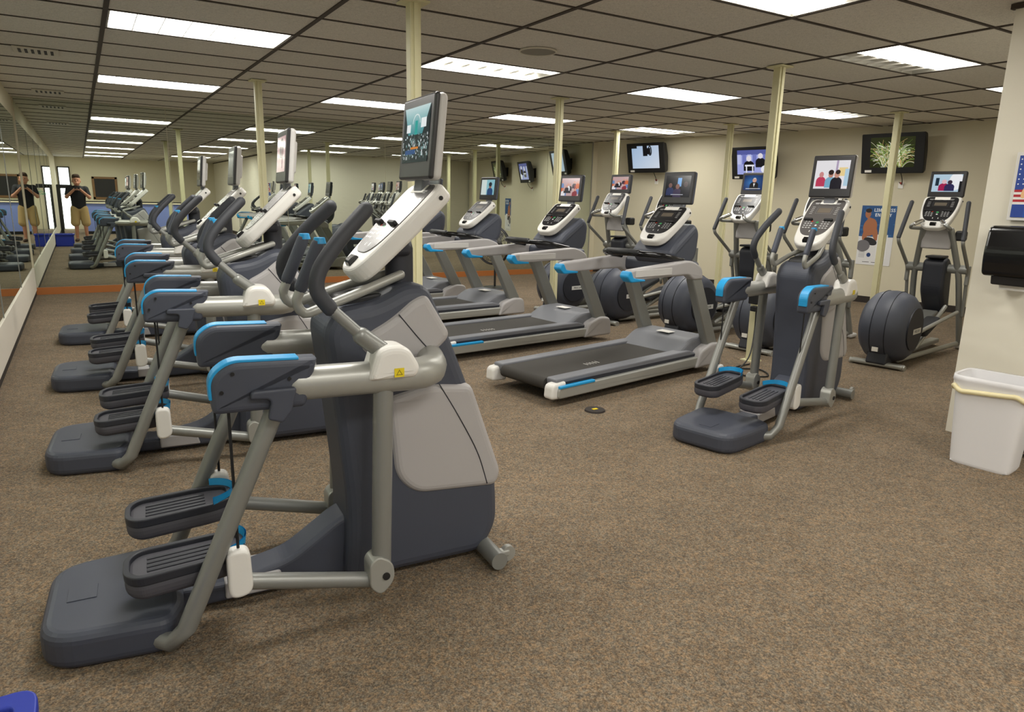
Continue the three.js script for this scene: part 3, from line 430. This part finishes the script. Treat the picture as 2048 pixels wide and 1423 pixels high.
place(treadmill('crowd', 'second treadmill from the camera, reddish crowd picture on screen'), 3.74, -6.07, 6.5, 0.955, 0.955);
place(treadmill('couple', 'third treadmill from the camera, pale blue picture on screen'), 3.624, -7.7, 5.2, 0.98, 0.98);
place(treadmill('off', 'farthest treadmill, partly hidden behind the nearest stride trainer console'), 3.56, -9.22, 4, 1, 1);
place(elliptical('room', 'nearest elliptical beside the white corner wall, below the grass television'), 6.367, -3.63, 11.5, 1.04, 0.91);
place(elliptical('kiss', 'second elliptical, mostly hidden behind the lone stride trainer'), 5.785, -4.63, 8.5, 1.06, 0.97);
place(elliptical('news', 'third elliptical, newsreader on its screen'), 5.65, -5.58, 6.6, 1.09, 0.96);
place(elliptical('off', 'fourth elliptical, behind the nearest treadmill console'), 5.461, -6.62, 8.5, 1.07, 0.98);
place(elliptical('crowd', 'farthest elliptical, left of the far television'), 5.317, -7.55, 8.8, 1.07, 1);

// ---------------------------------------------------------------- televisions on the right wall
function wallPoint(t, off) { return TA.clone().addScaledVector(TD, t).addScaledVector(TN, off); }
const wallTurn = Math.atan2(-TN.z, TN.x) + Math.PI;   // local -x faces the room
function television(t, y, w, h, picture, label, wide) {
  const g = thing('television', label, 'television', 'wall televisions'); const p = wallPoint(t, 0); g.position.copy(p); g.rotation.y = wallTurn;
  const hd = new THREE.Group(); hd.name = 'display'; hd.position.set(-.26, y, 0); hd.rotation.z = 0.22; g.add(hd);
  M(hd, 'cabinet', [side([[-.03, -h / 2, .02], [-.03, h / 2, .02], [.06, h / 2 - .03, .03], [.1, 0, .05], [.06, -h / 2 + .02, .03]], w, 0.015, 0.02)], mat.black);
  const pl = new THREE.PlaneGeometry(w * (wide ? .7 : .72), h * .74); pl.rotateY(-Math.PI / 2); at(pl, -.0315, h * .03, 0); M(hd, 'picture', pl, pic(picture));
  M(hd, 'maker_sticker', bx(-.033, -.0305, -h * .46, -h * .4, -w * .43, -w * .32), mat.paper);
  M(g, 'bracket_arm', tube([[-.2, y, 0], [-.08, y - .02, 0], [0, y - .02, 0]], .025, .03, 8), mat.black);
  M(g, 'wall_plate', bx(-.02, 0, y - .14, y + .1, -.12, .12), mat.black);
  M(g, 'cable', smoothTube([[-.16, y - h * .42, .1], [-.1, y - h * .62, .12], [-.03, y - h * .75, .1], [-.012, y - h * .7, .06]], .006, 16, 6), mat.cord);
  M(g, 'socket_plate', bx(-.012, 0, y - h * .85, y - h * .7, .05, .12), mat.paper);
  M(g, 'red_plug', box(.03, .03, .03, -.02, y - h * .72, .09, .006), std(0xa8402c, 0.5));
}
television(5.79, 2.24, .86, .58, 'grass', 'television showing pale grass, on the right behind a slim post', true);
television(3.62, 2.15, .78, .54, 'play', 'middle wall television with a blue and white stage picture', false);
television(1.42, 2.29, .86, .56, 'snow', 'wall television nearest the mirror corner, snowy pale picture', false);

// posters
function flat(name, label, cat, w, h, tex) { const g = box(0.004, h, w); const m = M(scene, name, g, mat.paper); tag(m, label, cat); const pl = new THREE.PlaneGeometry(w, h); pl.rotateY(-Math.PI / 2); at(pl, -.0028, 0, 0); M(m, 'print', pl, new THREE.MeshStandardMaterial({ map: tex, roughness: 0.5 })); return m; }
{
  const t = canvasTex(384, 640, (c, w, h) => {
    c.fillStyle = '#e9e9ea'; c.fillRect(0, 0, w, h); c.fillStyle = '#23538c'; c.fillRect(0, 0, w, h * .52); c.fillStyle = '#2f6aa6'; for (let i = 0; i < 40; i++) c.fillRect(rnd() * w, rnd() * h * .5, 30, 14);
    c.fillStyle = '#b0704c'; c.beginPath(); c.ellipse(w * .3, h * .36, w * .2, h * .15, 0.2, 0, 7); c.fill(); c.beginPath(); c.ellipse(w * .2, h * .46, w * .08, h * .13, .3, 0, 7); c.fill(); c.beginPath(); c.ellipse(w * .46, h * .45, w * .08, h * .14, -.3, 0, 7); c.fill(); c.fillRect(w * .2, h * .2, w * .1, h * .08);
    c.beginPath(); c.ellipse(w * .2, h * .14, w * .085, h * .07, 0, 0, 7); c.fill(); c.fillStyle = '#231a17'; c.beginPath(); c.ellipse(w * .21, h * .085, w * .09, h * .035, 0, 0, 7); c.fill(); c.fillStyle = '#26252a'; c.beginPath(); c.ellipse(w * .36, h * .6, w * .2, h * .06, .3, 0, 7); c.fill(); c.fillStyle = '#77757a'; c.beginPath(); c.ellipse(w * .16, h * .68, w * .2, h * .1, 0, 0, 7); c.fill();
    c.fillStyle = '#f3f5f8'; c.font = `bold ${h * .075}px sans-serif`; c.textAlign = 'right'; c.fillText('LIMITLESS', w * .97, h * .1); c.fillText('ENERGY', w * .88, h * .18);
    c.fillStyle = '#f1f1f3'; c.fillRect(w * .55, h * .48, w * .3, h * .4); c.save(); c.translate(w * .66, h * .86); c.rotate(-Math.PI / 2); c.fillStyle = '#1d3f78'; c.textAlign = 'left'; c.font = `bold ${h * .065}px sans-serif`; c.fillText('LIMITLESS', 0, 0); c.restore();
    c.fillStyle = '#1d3f78'; c.beginPath(); c.arc(w * .36, h * .83, w * .06, 0, 7); c.fill(); c.fillStyle = '#888'; for (let i = 0; i < 5; i++) c.fillRect(w * .06, h * (.78 + i * .022), w * .18, 4); c.fillStyle = '#333'; c.fillRect(w * .2, h * .95, w * .2, 5); c.fillRect(w * .46, h * .95, w * .26, 5);
  });
  const p = wallPoint(5.62, .004), m = flat('poster', 'tall blue and white fitness poster with an athlete, behind the slim post', 'poster', .5, .9, t); m.position.set(p.x, 1.04, p.z); m.rotation.y = wallTurn;
  const t2 = canvasTex(320, 448, (c, w, h) => {
    c.fillStyle = '#2848a0'; c.fillRect(0, 0, w, h); c.fillStyle = '#fff'; for (let i = 0; i < 30; i++) { c.beginPath(); c.arc(w * (.05 + (i % 5) * .1), h * (.06 + Math.floor(i / 5) * .08), 5, 0, 7); c.fill(); }
    for (let i = 0; i < 6; i++) { c.fillStyle = i % 2 ? '#f4f0ee' : '#b8202e'; c.fillRect(w * .5, h * i * .09, w * .5, h * .09); c.fillRect(0, h * (.55 + i * .04), w, h * .04); }
    c.fillStyle = '#f0c08a'; c.beginPath(); c.ellipse(w * .62, h * .2, w * .13, h * .11, 0, 0, 7); c.fill(); c.fillRect(w * .56, h * .28, w * .12, h * .1); c.beginPath(); c.ellipse(w * .58, h * .52, w * .27, h * .2, 0, 0, 7); c.fill(); c.beginPath(); c.ellipse(w * .25, h * .55, w * .08, h * .15, .4, 0, 7); c.fill();
    c.fillStyle = '#c92f80'; c.fillRect(w * .4, h * .42, w * .4, h * .17); c.fillStyle = '#14203c'; c.beginPath(); c.ellipse(w * .6, h * .13, w * .17, h * .09, 0, 0, 7); c.fill(); c.fillStyle = '#2656b0'; c.fillRect(w * .25, h * .74, w * .65, h * .26);
  });
  const q = flat('poster', 'small framed print of a woman in a pink top above the dispenser', 'poster', .27, .36, t2); q.position.set(BX - .03, 1.6, -1.95);
  M(q, 'frame', [bx(.002, .014, -.2, .2, -.155, .155, .004)], mat.white);
}
// towel dispenser, wall grille, waste bin
{
  const g = thing('towel_dispenser', 'black paper towel dispenser on the white corner wall under the small print', 'dispenser'); g.position.set(BX, 1.07, -1.97);
  M(g, 'cover', side([[-.2, .0, .03], [-.22, .12, .1], [-.19, .3, .04], [0, .3, .01], [0, 0, .01]], .3, .02, .03), mat.gloss); M(g, 'outlet', side([[-.17, -.05, .01], [-.18, .005, .01], [-.02, .005, .01], [-.04, -.05, .01]], .2, .01, .01), mat.dark);
  M(g, 'paper_tongue', bx(-.12, -.1, -.08, -.045, -.07, .07), mat.paper);
  const v = thing('wall_grille', 'beige louvred wall grille low on the white corner wall', 'vent'); v.position.set(BX, .24, -1.72);
  M(v, 'frame', [bx(-.015, 0, -.12, .12, -.22, .22, .004)], mat.vent); for (let i = 0; i < 7; i++) M(v, 'louvre', bx(-.022, -.012, -.085 + i * .026, -.075 + i * .026, -.19, .19), mat.vent);
  const b = thing('waste_bin', 'white plastic waste bin with a cream liner, in front of the corner wall', 'bin'); b.position.set(4.39, 0, -1.81); b.rotation.y = 0.12;
  const ring = (y, sx, sz, th) => { const o = plan([[-sx, -sz, .08], [sx, -sz, .08], [sx, sz, .08], [-sx, sz, .08]], y, th, .008, .08); return o; };
  const body = new THREE.CylinderGeometry(1, .84, .5, 4, 1, true); body.rotateY(Math.PI / 4);
  // tapered rounded box: loft of superellipse rings
  const P = [], I = [], N = 40, rows = [[0, .15, .105], [.02, .158, .112], [.47, .185, .135], [.5, .2, .15], [.53, .198, .148], [.525, .18, .13], [.3, .17, .122], [.03, .15, .105]];
  for (const [y, a, c] of rows) for (let i = 0; i < N; i++) { const t = i / N * Math.PI * 2, e = .35; P.push(Math.sign(Math.cos(t)) * Math.abs(Math.cos(t)) ** e * c, y, Math.sign(Math.sin(t)) * Math.abs(Math.sin(t)) ** e * a); }
  for (let r = 0; r < rows.length - 1; r++) for (let i = 0; i < N; i++) { const a = r * N + i, c = r * N + (i + 1) % N; I.push(a, a + N, c, c, a + N, c + N); }
  const lg = new THREE.BufferGeometry(); lg.setAttribute('position', new THREE.Float32BufferAttribute(P, 3)); lg.setIndex(I); lg.computeVertexNormals(); lg.setAttribute('uv', new THREE.Float32BufferAttribute(new Float32Array(P.length / 3 * 2), 2));
  const bm = M(b, 'container', lg, mat.bin); bm.material.side = THREE.DoubleSide; bm.scale.set(1, 1, 1.0);
  M(b, 'floor_plate', box(.2, .01, .29, 0, .012, 0), mat.bin);
  const lp = []; for (let i = 0; i <= 40; i++) { const t = i / 40 * Math.PI * 2, e = .35; lp.push(V(Math.sign(Math.cos(t)) * Math.abs(Math.cos(t)) ** e * .142, .45 + .012 * Math.sin(t * 5), Math.sign(Math.sin(t)) * Math.abs(Math.sin(t)) ** e * .192)); }
  M(b, 'liner_fold', new THREE.TubeGeometry(new THREE.CatmullRomCurve3(lp, true), 80, .014, 8, true), mat.liner);
  const cd = M(scene, 'black_cable', smoothTube([[4.75, .012, -1.75], [4.55, .012, -1.5], [4.42, .012, -1.42], [4.4, .012, -1.3], [4.6, .012, -1.2], [4.8, .012, -1.3]], .009, 30, 8), mat.cord); tag(cd, 'black cable loop on the carpet beside the white bin', 'cable');
}
// blue crate in the near left corner
{
  const g = thing('storage_crate', 'blue plastic crate with a clear bag, at the bottom left by the left wall', 'crate'); g.position.set(-.42, 0, -1.55); g.scale.x = 0.8;
  M(g, 'crate_shell', [bx(-.26, .26, 0, .02, -.2, .2), bx(-.26, -.235, 0, .3, -.2, .2, .01), bx(.235, .26, 0, .3, -.2, .2, .01), bx(-.26, .26, 0, .3, -.2, -.18, .01), bx(-.26, .26, 0, .3, .18, .2, .01)], mat.navy);
  const rim = roundShape(rectPts(-.28, .28, -.22, .22), .05); rim.holes.push(roundShape(rectPts(-.235, .235, -.18, .18).reverse(), .03)); const rg = new THREE.ExtrudeGeometry(rim, { depth: .02, bevelEnabled: true, bevelSize: .006, bevelThickness: .006, bevelSegments: 3, curveSegments: 6 }); rg.rotateX(-Math.PI / 2); at(rg, 0, .295, 0);
  M(g, 'rim', rg, mat.navy);
  const bag = new THREE.IcosahedronGeometry(.17, 4); const bp = bag.attributes.position; for (let i = 0; i < bp.count; i++) { const x = bp.getX(i), y = bp.getY(i), z = bp.getZ(i), k = 1 + .1 * Math.sin(x * 31 + y * 17) * Math.cos(z * 27); bp.setXYZ(i, x * k * 1.25, y * k * .75, z * k); } bag.computeVertexNormals(); at(bag, 0, .18, 0);
  M(g, 'clear_bag', bag, std(0xc6ccd2, 0.2));
}
// pedestal fan near the far mirror
{
  const g = thing('floor_fan', 'black round floor fan standing beside the far mirror', 'fan'); g.position.set(5.75, 0, -10.0); g.rotation.y = 0.5;
  const rings = []; for (const r of [.08, .14, .2, .26, .31]) for (const x of [-.05, .05]) rings.push(at(new THREE.TorusGeometry(r, r > .3 ? .012 : .0035, 6, 40).rotateY(Math.PI / 2), x * (1 - r * 1.6), .72, 0));
  for (let i = 0; i < 16; i++) { const a = i / 16 * Math.PI * 2; for (const x of [-1, 1]) rings.push(tube([[x * .05, .72 + .05 * Math.cos(a), .05 * Math.sin(a)], [x * .025, .72 + .31 * Math.cos(a), .31 * Math.sin(a)]], .003, .01, 4)); }
  M(g, 'guard', rings, mat.black);
  for (let i = 0; i < 3; i++) { const b = side([[.04, -.02], [.1, .1], [.27, .09], [.28, -.06], [.1, -.06]], .006, .001, .03); b.rotateY(Math.PI / 2); b.rotateX(i * 2.094); at(b, 0, .72, 0); M(g, 'fan_blade', b, mat.silver); }
  M(g, 'motor', cyl(.07, .06, .16, .1, .72, 0, 'x'), mat.black); M(g, 'stem', tube([[.08, .7, 0], [.08, .05, 0]], .018, .02, 10), mat.black); M(g, 'foot', [cyl(.2, .22, .025, .08, .0125, 0, 'y', 28)], mat.black);
}
// socket box, power strip and cables by the right stride trainer
{
  const s = thing('socket_box', 'black plug adapters on the cream post beside the lone stride trainer', 'socket'); s.position.set(5.27, .62, -4.27);
  M(s, 'plug_block', [box(.06, .12, .1, 0, 0, 0, .01), box(.05, .05, .06, -.02, -.1, .02, .01)], mat.black); M(s, 'lead', smoothTube([[0, -.12, .03], [-.02, -.3, .05], [-.25, -.5, .2], [-.55, -.6, .3]], .007, 24, 6), mat.cord);
  const p = thing('power_strip', 'black power strip with plugs on the carpet behind the lone stride trainer', 'power strip'); p.position.set(4.62, 0, -3.98); p.rotation.y = .4;
  M(p, 'strip', box(.36, .04, .06, 0, .02, 0, .01), mat.black); for (let i = 0; i < 3; i++) M(p, 'plug', box(.04, .04, .04, -.1 + i * .1, .06, 0, .008), mat.black);
  tag(M(scene, 'black_cable', smoothTube([[4.75, .01, -3.95], [4.95, .01, -3.8], [5.1, .01, -4.0], [4.95, .01, -4.15], [5.2, .01, -4.2]], .007, 40, 6), mat.cord), 'tangled black cable on the carpet by the power strip', 'cable');
  for (const [x, z, l] of [[.3, -3.5, 'round brown floor socket cover beside the nearest stride trainer pedals'], [3.0, -3.72, 'round dark floor socket cover at the rear of the nearest treadmill']]) { const d = thing('floor_socket', l, 'socket'); d.position.set(x, 0, z); M(d, 'cover', cyl(.07, .075, .012, 0, .006, 0, 'y', 28), mat.base); M(d, 'brass_plate', box(.04, .004, .025, 0, .0135, 0), mat.yellow); }
}
// ---------------------------------------------------------------- the end of the room behind the camera (seen in the far mirror)
{
  const c = thing('reception_counter', 'reception counter with blue front and cream top, seen in the mirror', 'counter'); c.position.set(0, 0, 4.3);
  M(c, 'front_panel', bx(.15, 3.4, .1, 1.02, 0, .06), mat.counterBlue); M(c, 'plinth', bx(.15, 3.4, 0, .1, .03, .06), mat.dark); M(c, 'worktop', bx(.1, 3.45, 1.02, 1.06, -.05, .6, .01), mat.counterTop); M(c, 'top_edge', bx(.1, 3.45, 1.06, 1.1, .25, .3), mat.dark); M(c, 'end_panel', bx(.15, .2, 0, 1.02, .06, .6), mat.counterBlue);
  const p = thing('wall_picture', 'dark picture in a wooden frame on the back wall, seen in the mirror', 'picture'); p.position.set(.9, 1.55, ZB - .03);
  M(p, 'frame', [bx(-.42, .42, .34, .42, -.02, .02, .005), bx(-.42, .42, -.42, -.34, -.02, .02, .005), bx(-.42, -.34, -.42, .42, -.02, .02, .005), bx(.34, .42, -.42, .42, -.02, .02, .005)], mat.frame); M(p, 'canvas', bx(-.35, .35, -.35, .35, -.005, .01), mat.dark);
  const d = structure(new THREE.Group()); d.name = 'door_1'; d.position.set(-.4, 0, ZB - .02); scene.add(d);
  M(d, 'door_frame', [bx(-.2, -.16, 0, 2.3, -.03, .02), bx(.16, .2, 0, 2.3, -.03, .02), bx(-.2, .2, 2.26, 2.3, -.03, .02), bx(-.16, .16, 1.5, 1.54, -.02, .01)], mat.base);
  M(d, 'daylit_pane', bx(-.16, .16, .02, 2.26, -.004, .004), new THREE.MeshStandardMaterial({ color: 0xffffff, emissive: 0xf4f8ff, emissiveIntensity: 2.2 }));
  const dl = new THREE.RectAreaLight(0xf4f8ff, 6, .3, 2.1); dl.position.set(0, 1.13, -.03); d.add(dl);
  const r = thing('coat_rack', 'black coat rack by the left wall behind the photographer, seen in the mirror', 'rack'); r.position.set(-.45, 0, 3.6);
  M(r, 'post', box(.09, 1.6, .08, -.1, .8, 0, .01), mat.black); M(r, 'foot', box(.14, .03, .4, -.08, .015, 0, .01), mat.black); M(r, 'rail', box(.44, .12, .07, .08, 1.56, 0, .02), mat.black);
  for (let i = 0; i < 2; i++) { const h = M(scene, 'clothes_hanger', [tube([[-.18, 0, 0], [0, .1, 0], [.18, 0, 0], [-.18, 0, 0]], .009, .02, 6), tube([[0, .1, 0], [0, .16, 0], [.02, .19, 0], [.04, .17, 0]], .005, .02, 6)], mat.green); tag(h, i ? 'green plastic hanger at the outer end of the coat rack rail' : 'green plastic hanger close to the coat rack post', 'hanger'); h.position.set(-.27 + i * .1, 1.3, 3.6 + i * .05); h.rotation.y = .3; }
}
// ---------------------------------------------------------------- the photographer, seen in the far mirror
{
  const root = thing('person', 'person in black polo shirt and khaki shorts holding a phone up, seen in the mirror', 'person'); root.position.set(-.02, 0, .42);
  const seg = (p, a, b, ra, rb) => { const ab = [b[0] - a[0], b[1] - a[1], b[2] - a[2]], ap = [p[0] - a[0], p[1] - a[1], p[2] - a[2]], l = ab[0] ** 2 + ab[1] ** 2 + ab[2] ** 2; const t = Math.max(0, Math.min(1, (ap[0] * ab[0] + ap[1] * ab[1] + ap[2] * ab[2]) / l)); return Math.hypot(ap[0] - ab[0] * t, ap[1] - ab[1] * t, ap[2] - ab[2] * t) - (ra + (rb - ra) * t); };
  const smin = (a, b, k) => { const h = Math.max(0, Math.min(1, .5 + .5 * (b - a) / k)); return b + (a - b) * h - k * h * (1 - h); };
  function build(bones, c, half, n, k) {            // bones: [a, b, ra, rb]
    const mc = new MarchingCubes(n, mat.skin, false, false, 200000); const d = n / 2;
    for (let z = 0; z < n; z++) for (let y = 0; y < n; y++) for (let x = 0; x < n; x++) {
      const p = [c[0] + (x - d) / d * half, c[1] + (y - d) / d * half, c[2] + (z - d) / d * half]; let v = 1e3; for (const b of bones) v = smin(v, seg(p, ...b), k); mc.field[x + y * n + z * n * n] = -v;
    }
    mc.isolation = 0; mc.update(); const cnt = mc.count, g = new THREE.BufferGeometry(), P = mc.positionArray.slice(0, cnt * 3), Nn = mc.normalArray.slice(0, cnt * 3);
    for (let i = 0; i < P.length; i += 3) { P[i] = P[i] * half + c[0]; P[i + 1] = P[i + 1] * half + c[1]; P[i + 2] = P[i + 2] * half + c[2]; }
    g.setAttribute('position', new THREE.BufferAttribute(P, 3)); g.setAttribute('normal', new THREE.BufferAttribute(Nn, 3)); g.setAttribute('uv', new THREE.BufferAttribute(new Float32Array(cnt * 2), 2)); g.computeVertexNormals(); return g;
  }
  const S = 1.03, sc = b => b.map(([a, c, r, q]) => [a.map(v => v * S), c.map(v => v * S), r * S, q * S]);
  const arm = s => [[[s * .2, 1.45, .02], [s * .27, 1.22, -.06], .055, .045], [[s * .27, 1.22, -.06], [s * .06, 1.44, -.27], .042, .03]];
  const leg = s => [[[s * .1, .92, 0], [s * .11, .5, -.01], .09, .06], [[s * .11, .5, -.01], [s * .12, .1, .03], .058, .036], [[s * .12, .06, .04], [s * .14, .035, -.14], .04, .03]];
  const body = sc([[[0, 1.62, -.01], [0, 1.70, 0], .085, .1], [[0, 1.45, .02], [0, 1.6, 0], .055, .055], [[0, 1.0, .02], [0, 1.38, .02], .13, .15], [[-.15, 1.43, .02], [.15, 1.43, .02], .07, .07], ...arm(-1), ...arm(1), ...leg(-1), ...leg(1)]);
  M(root, 'body', build(body, [0, .93, -.02], 1.0, 110, .03), mat.skin);
  // head details and hands on their own finer grids, part of the body surface
  const hand = s => { const q = [s * .06, 1.44, -.27], f = []; for (let i = 0; i < 4; i++) { const y = 1.475 - i * .02, o = [s * .045, y, -.315], m = [s * .01, y + .004, -.345 - (i === 1 ? .006 : 0)], e = [s * -.018, y, -.33]; f.push([o, m, .0095, .0085], [m, e, .0085, .0075]); } f.push([q, [s * .045, 1.445, -.31], .028, .024], [[s * .04, 1.43, -.29], [s * .02, 1.475, -.30], .011, .009], [[s * .02, 1.475, -.30], [s * .0, 1.5, -.315], .009, .008]); return sc(f); };
  for (const s of [-1, 1]) M(root, 'hand', build(hand(s), [s * .03 * S, 1.455 * S, -.305 * S], .1, 64, .006), mat.skin);
  const head = sc([[[0, 1.64, -.075], [0, 1.66, -.1], .02, .018], [[0, 1.60, -.07], [0, 1.58, -.065], .045, .04], [[-.09, 1.66, .01], [-.095, 1.63, .01], .022, .016], [[.09, 1.66, .01], [.095, 1.63, .01], .022, .016]]);
  M(root, 'face', build(head, [0, 1.63 * S, -.03 * S], .16, 56, .01), mat.skin);
  M(root, 'eyes', [at(new THREE.SphereGeometry(.012, 10, 8), -.034, 1.682 * S, -.092), at(new THREE.SphereGeometry(.012, 10, 8), .034, 1.682 * S, -.092)], mat.dark);
  M(root, 'hair', build(sc([[[0, 1.75, .02], [0, 1.7, .05], .1, .09], [[-.04, 1.79, -.04], [.04, 1.79, -.04], .05, .05]]), [0, 1.73 * S, .02], .2, 48, .04), mat.hair);
  const sl = s => [[[s * .2, 1.45, .02], [s * .245, 1.29, -.035], .075, .068]];
  M(root, 'polo_shirt', build(sc([[[0, .98, .02], [0, 1.38, .02], .15, .168], [[-.08, .93, .02], [.08, .93, .02], .1, .1], [[-.07, .95, .02], [-.06, 1.38, .02], .1, .13], [[.07, .95, .02], [.06, 1.38, .02], .1, .13], [[-.16, 1.43, .02], [.16, 1.43, .02], .082, .082], ...sl(-1), ...sl(1)]), [0, 1.22, 0], .5, 80, .04), mat.shirt);
  M(root, 'shorts', build(sc([[[-.06, .9, .02], [.06, .9, .02], .125, .125], [[-.1, .9, .01], [-.13, .52, 0], .115, .115], [[.1, .9, .01], [.13, .52, 0], .115, .115]]), [0, .76, 0], .42, 72, .03), mat.khaki);
  for (const s of [-1, 1]) M(root, 'shoe', build(sc([[[s * .12, .045, .05], [s * .14, .035, -.15], .05, .042]]), [s * .13, .05, -.05], .18, 40, .01), mat.shoe);
  M(root, 'phone', box(.14, .072, .009, 0, 1.475 * S, -.362, .004), mat.black);
}
renderer.render(scene, camera);
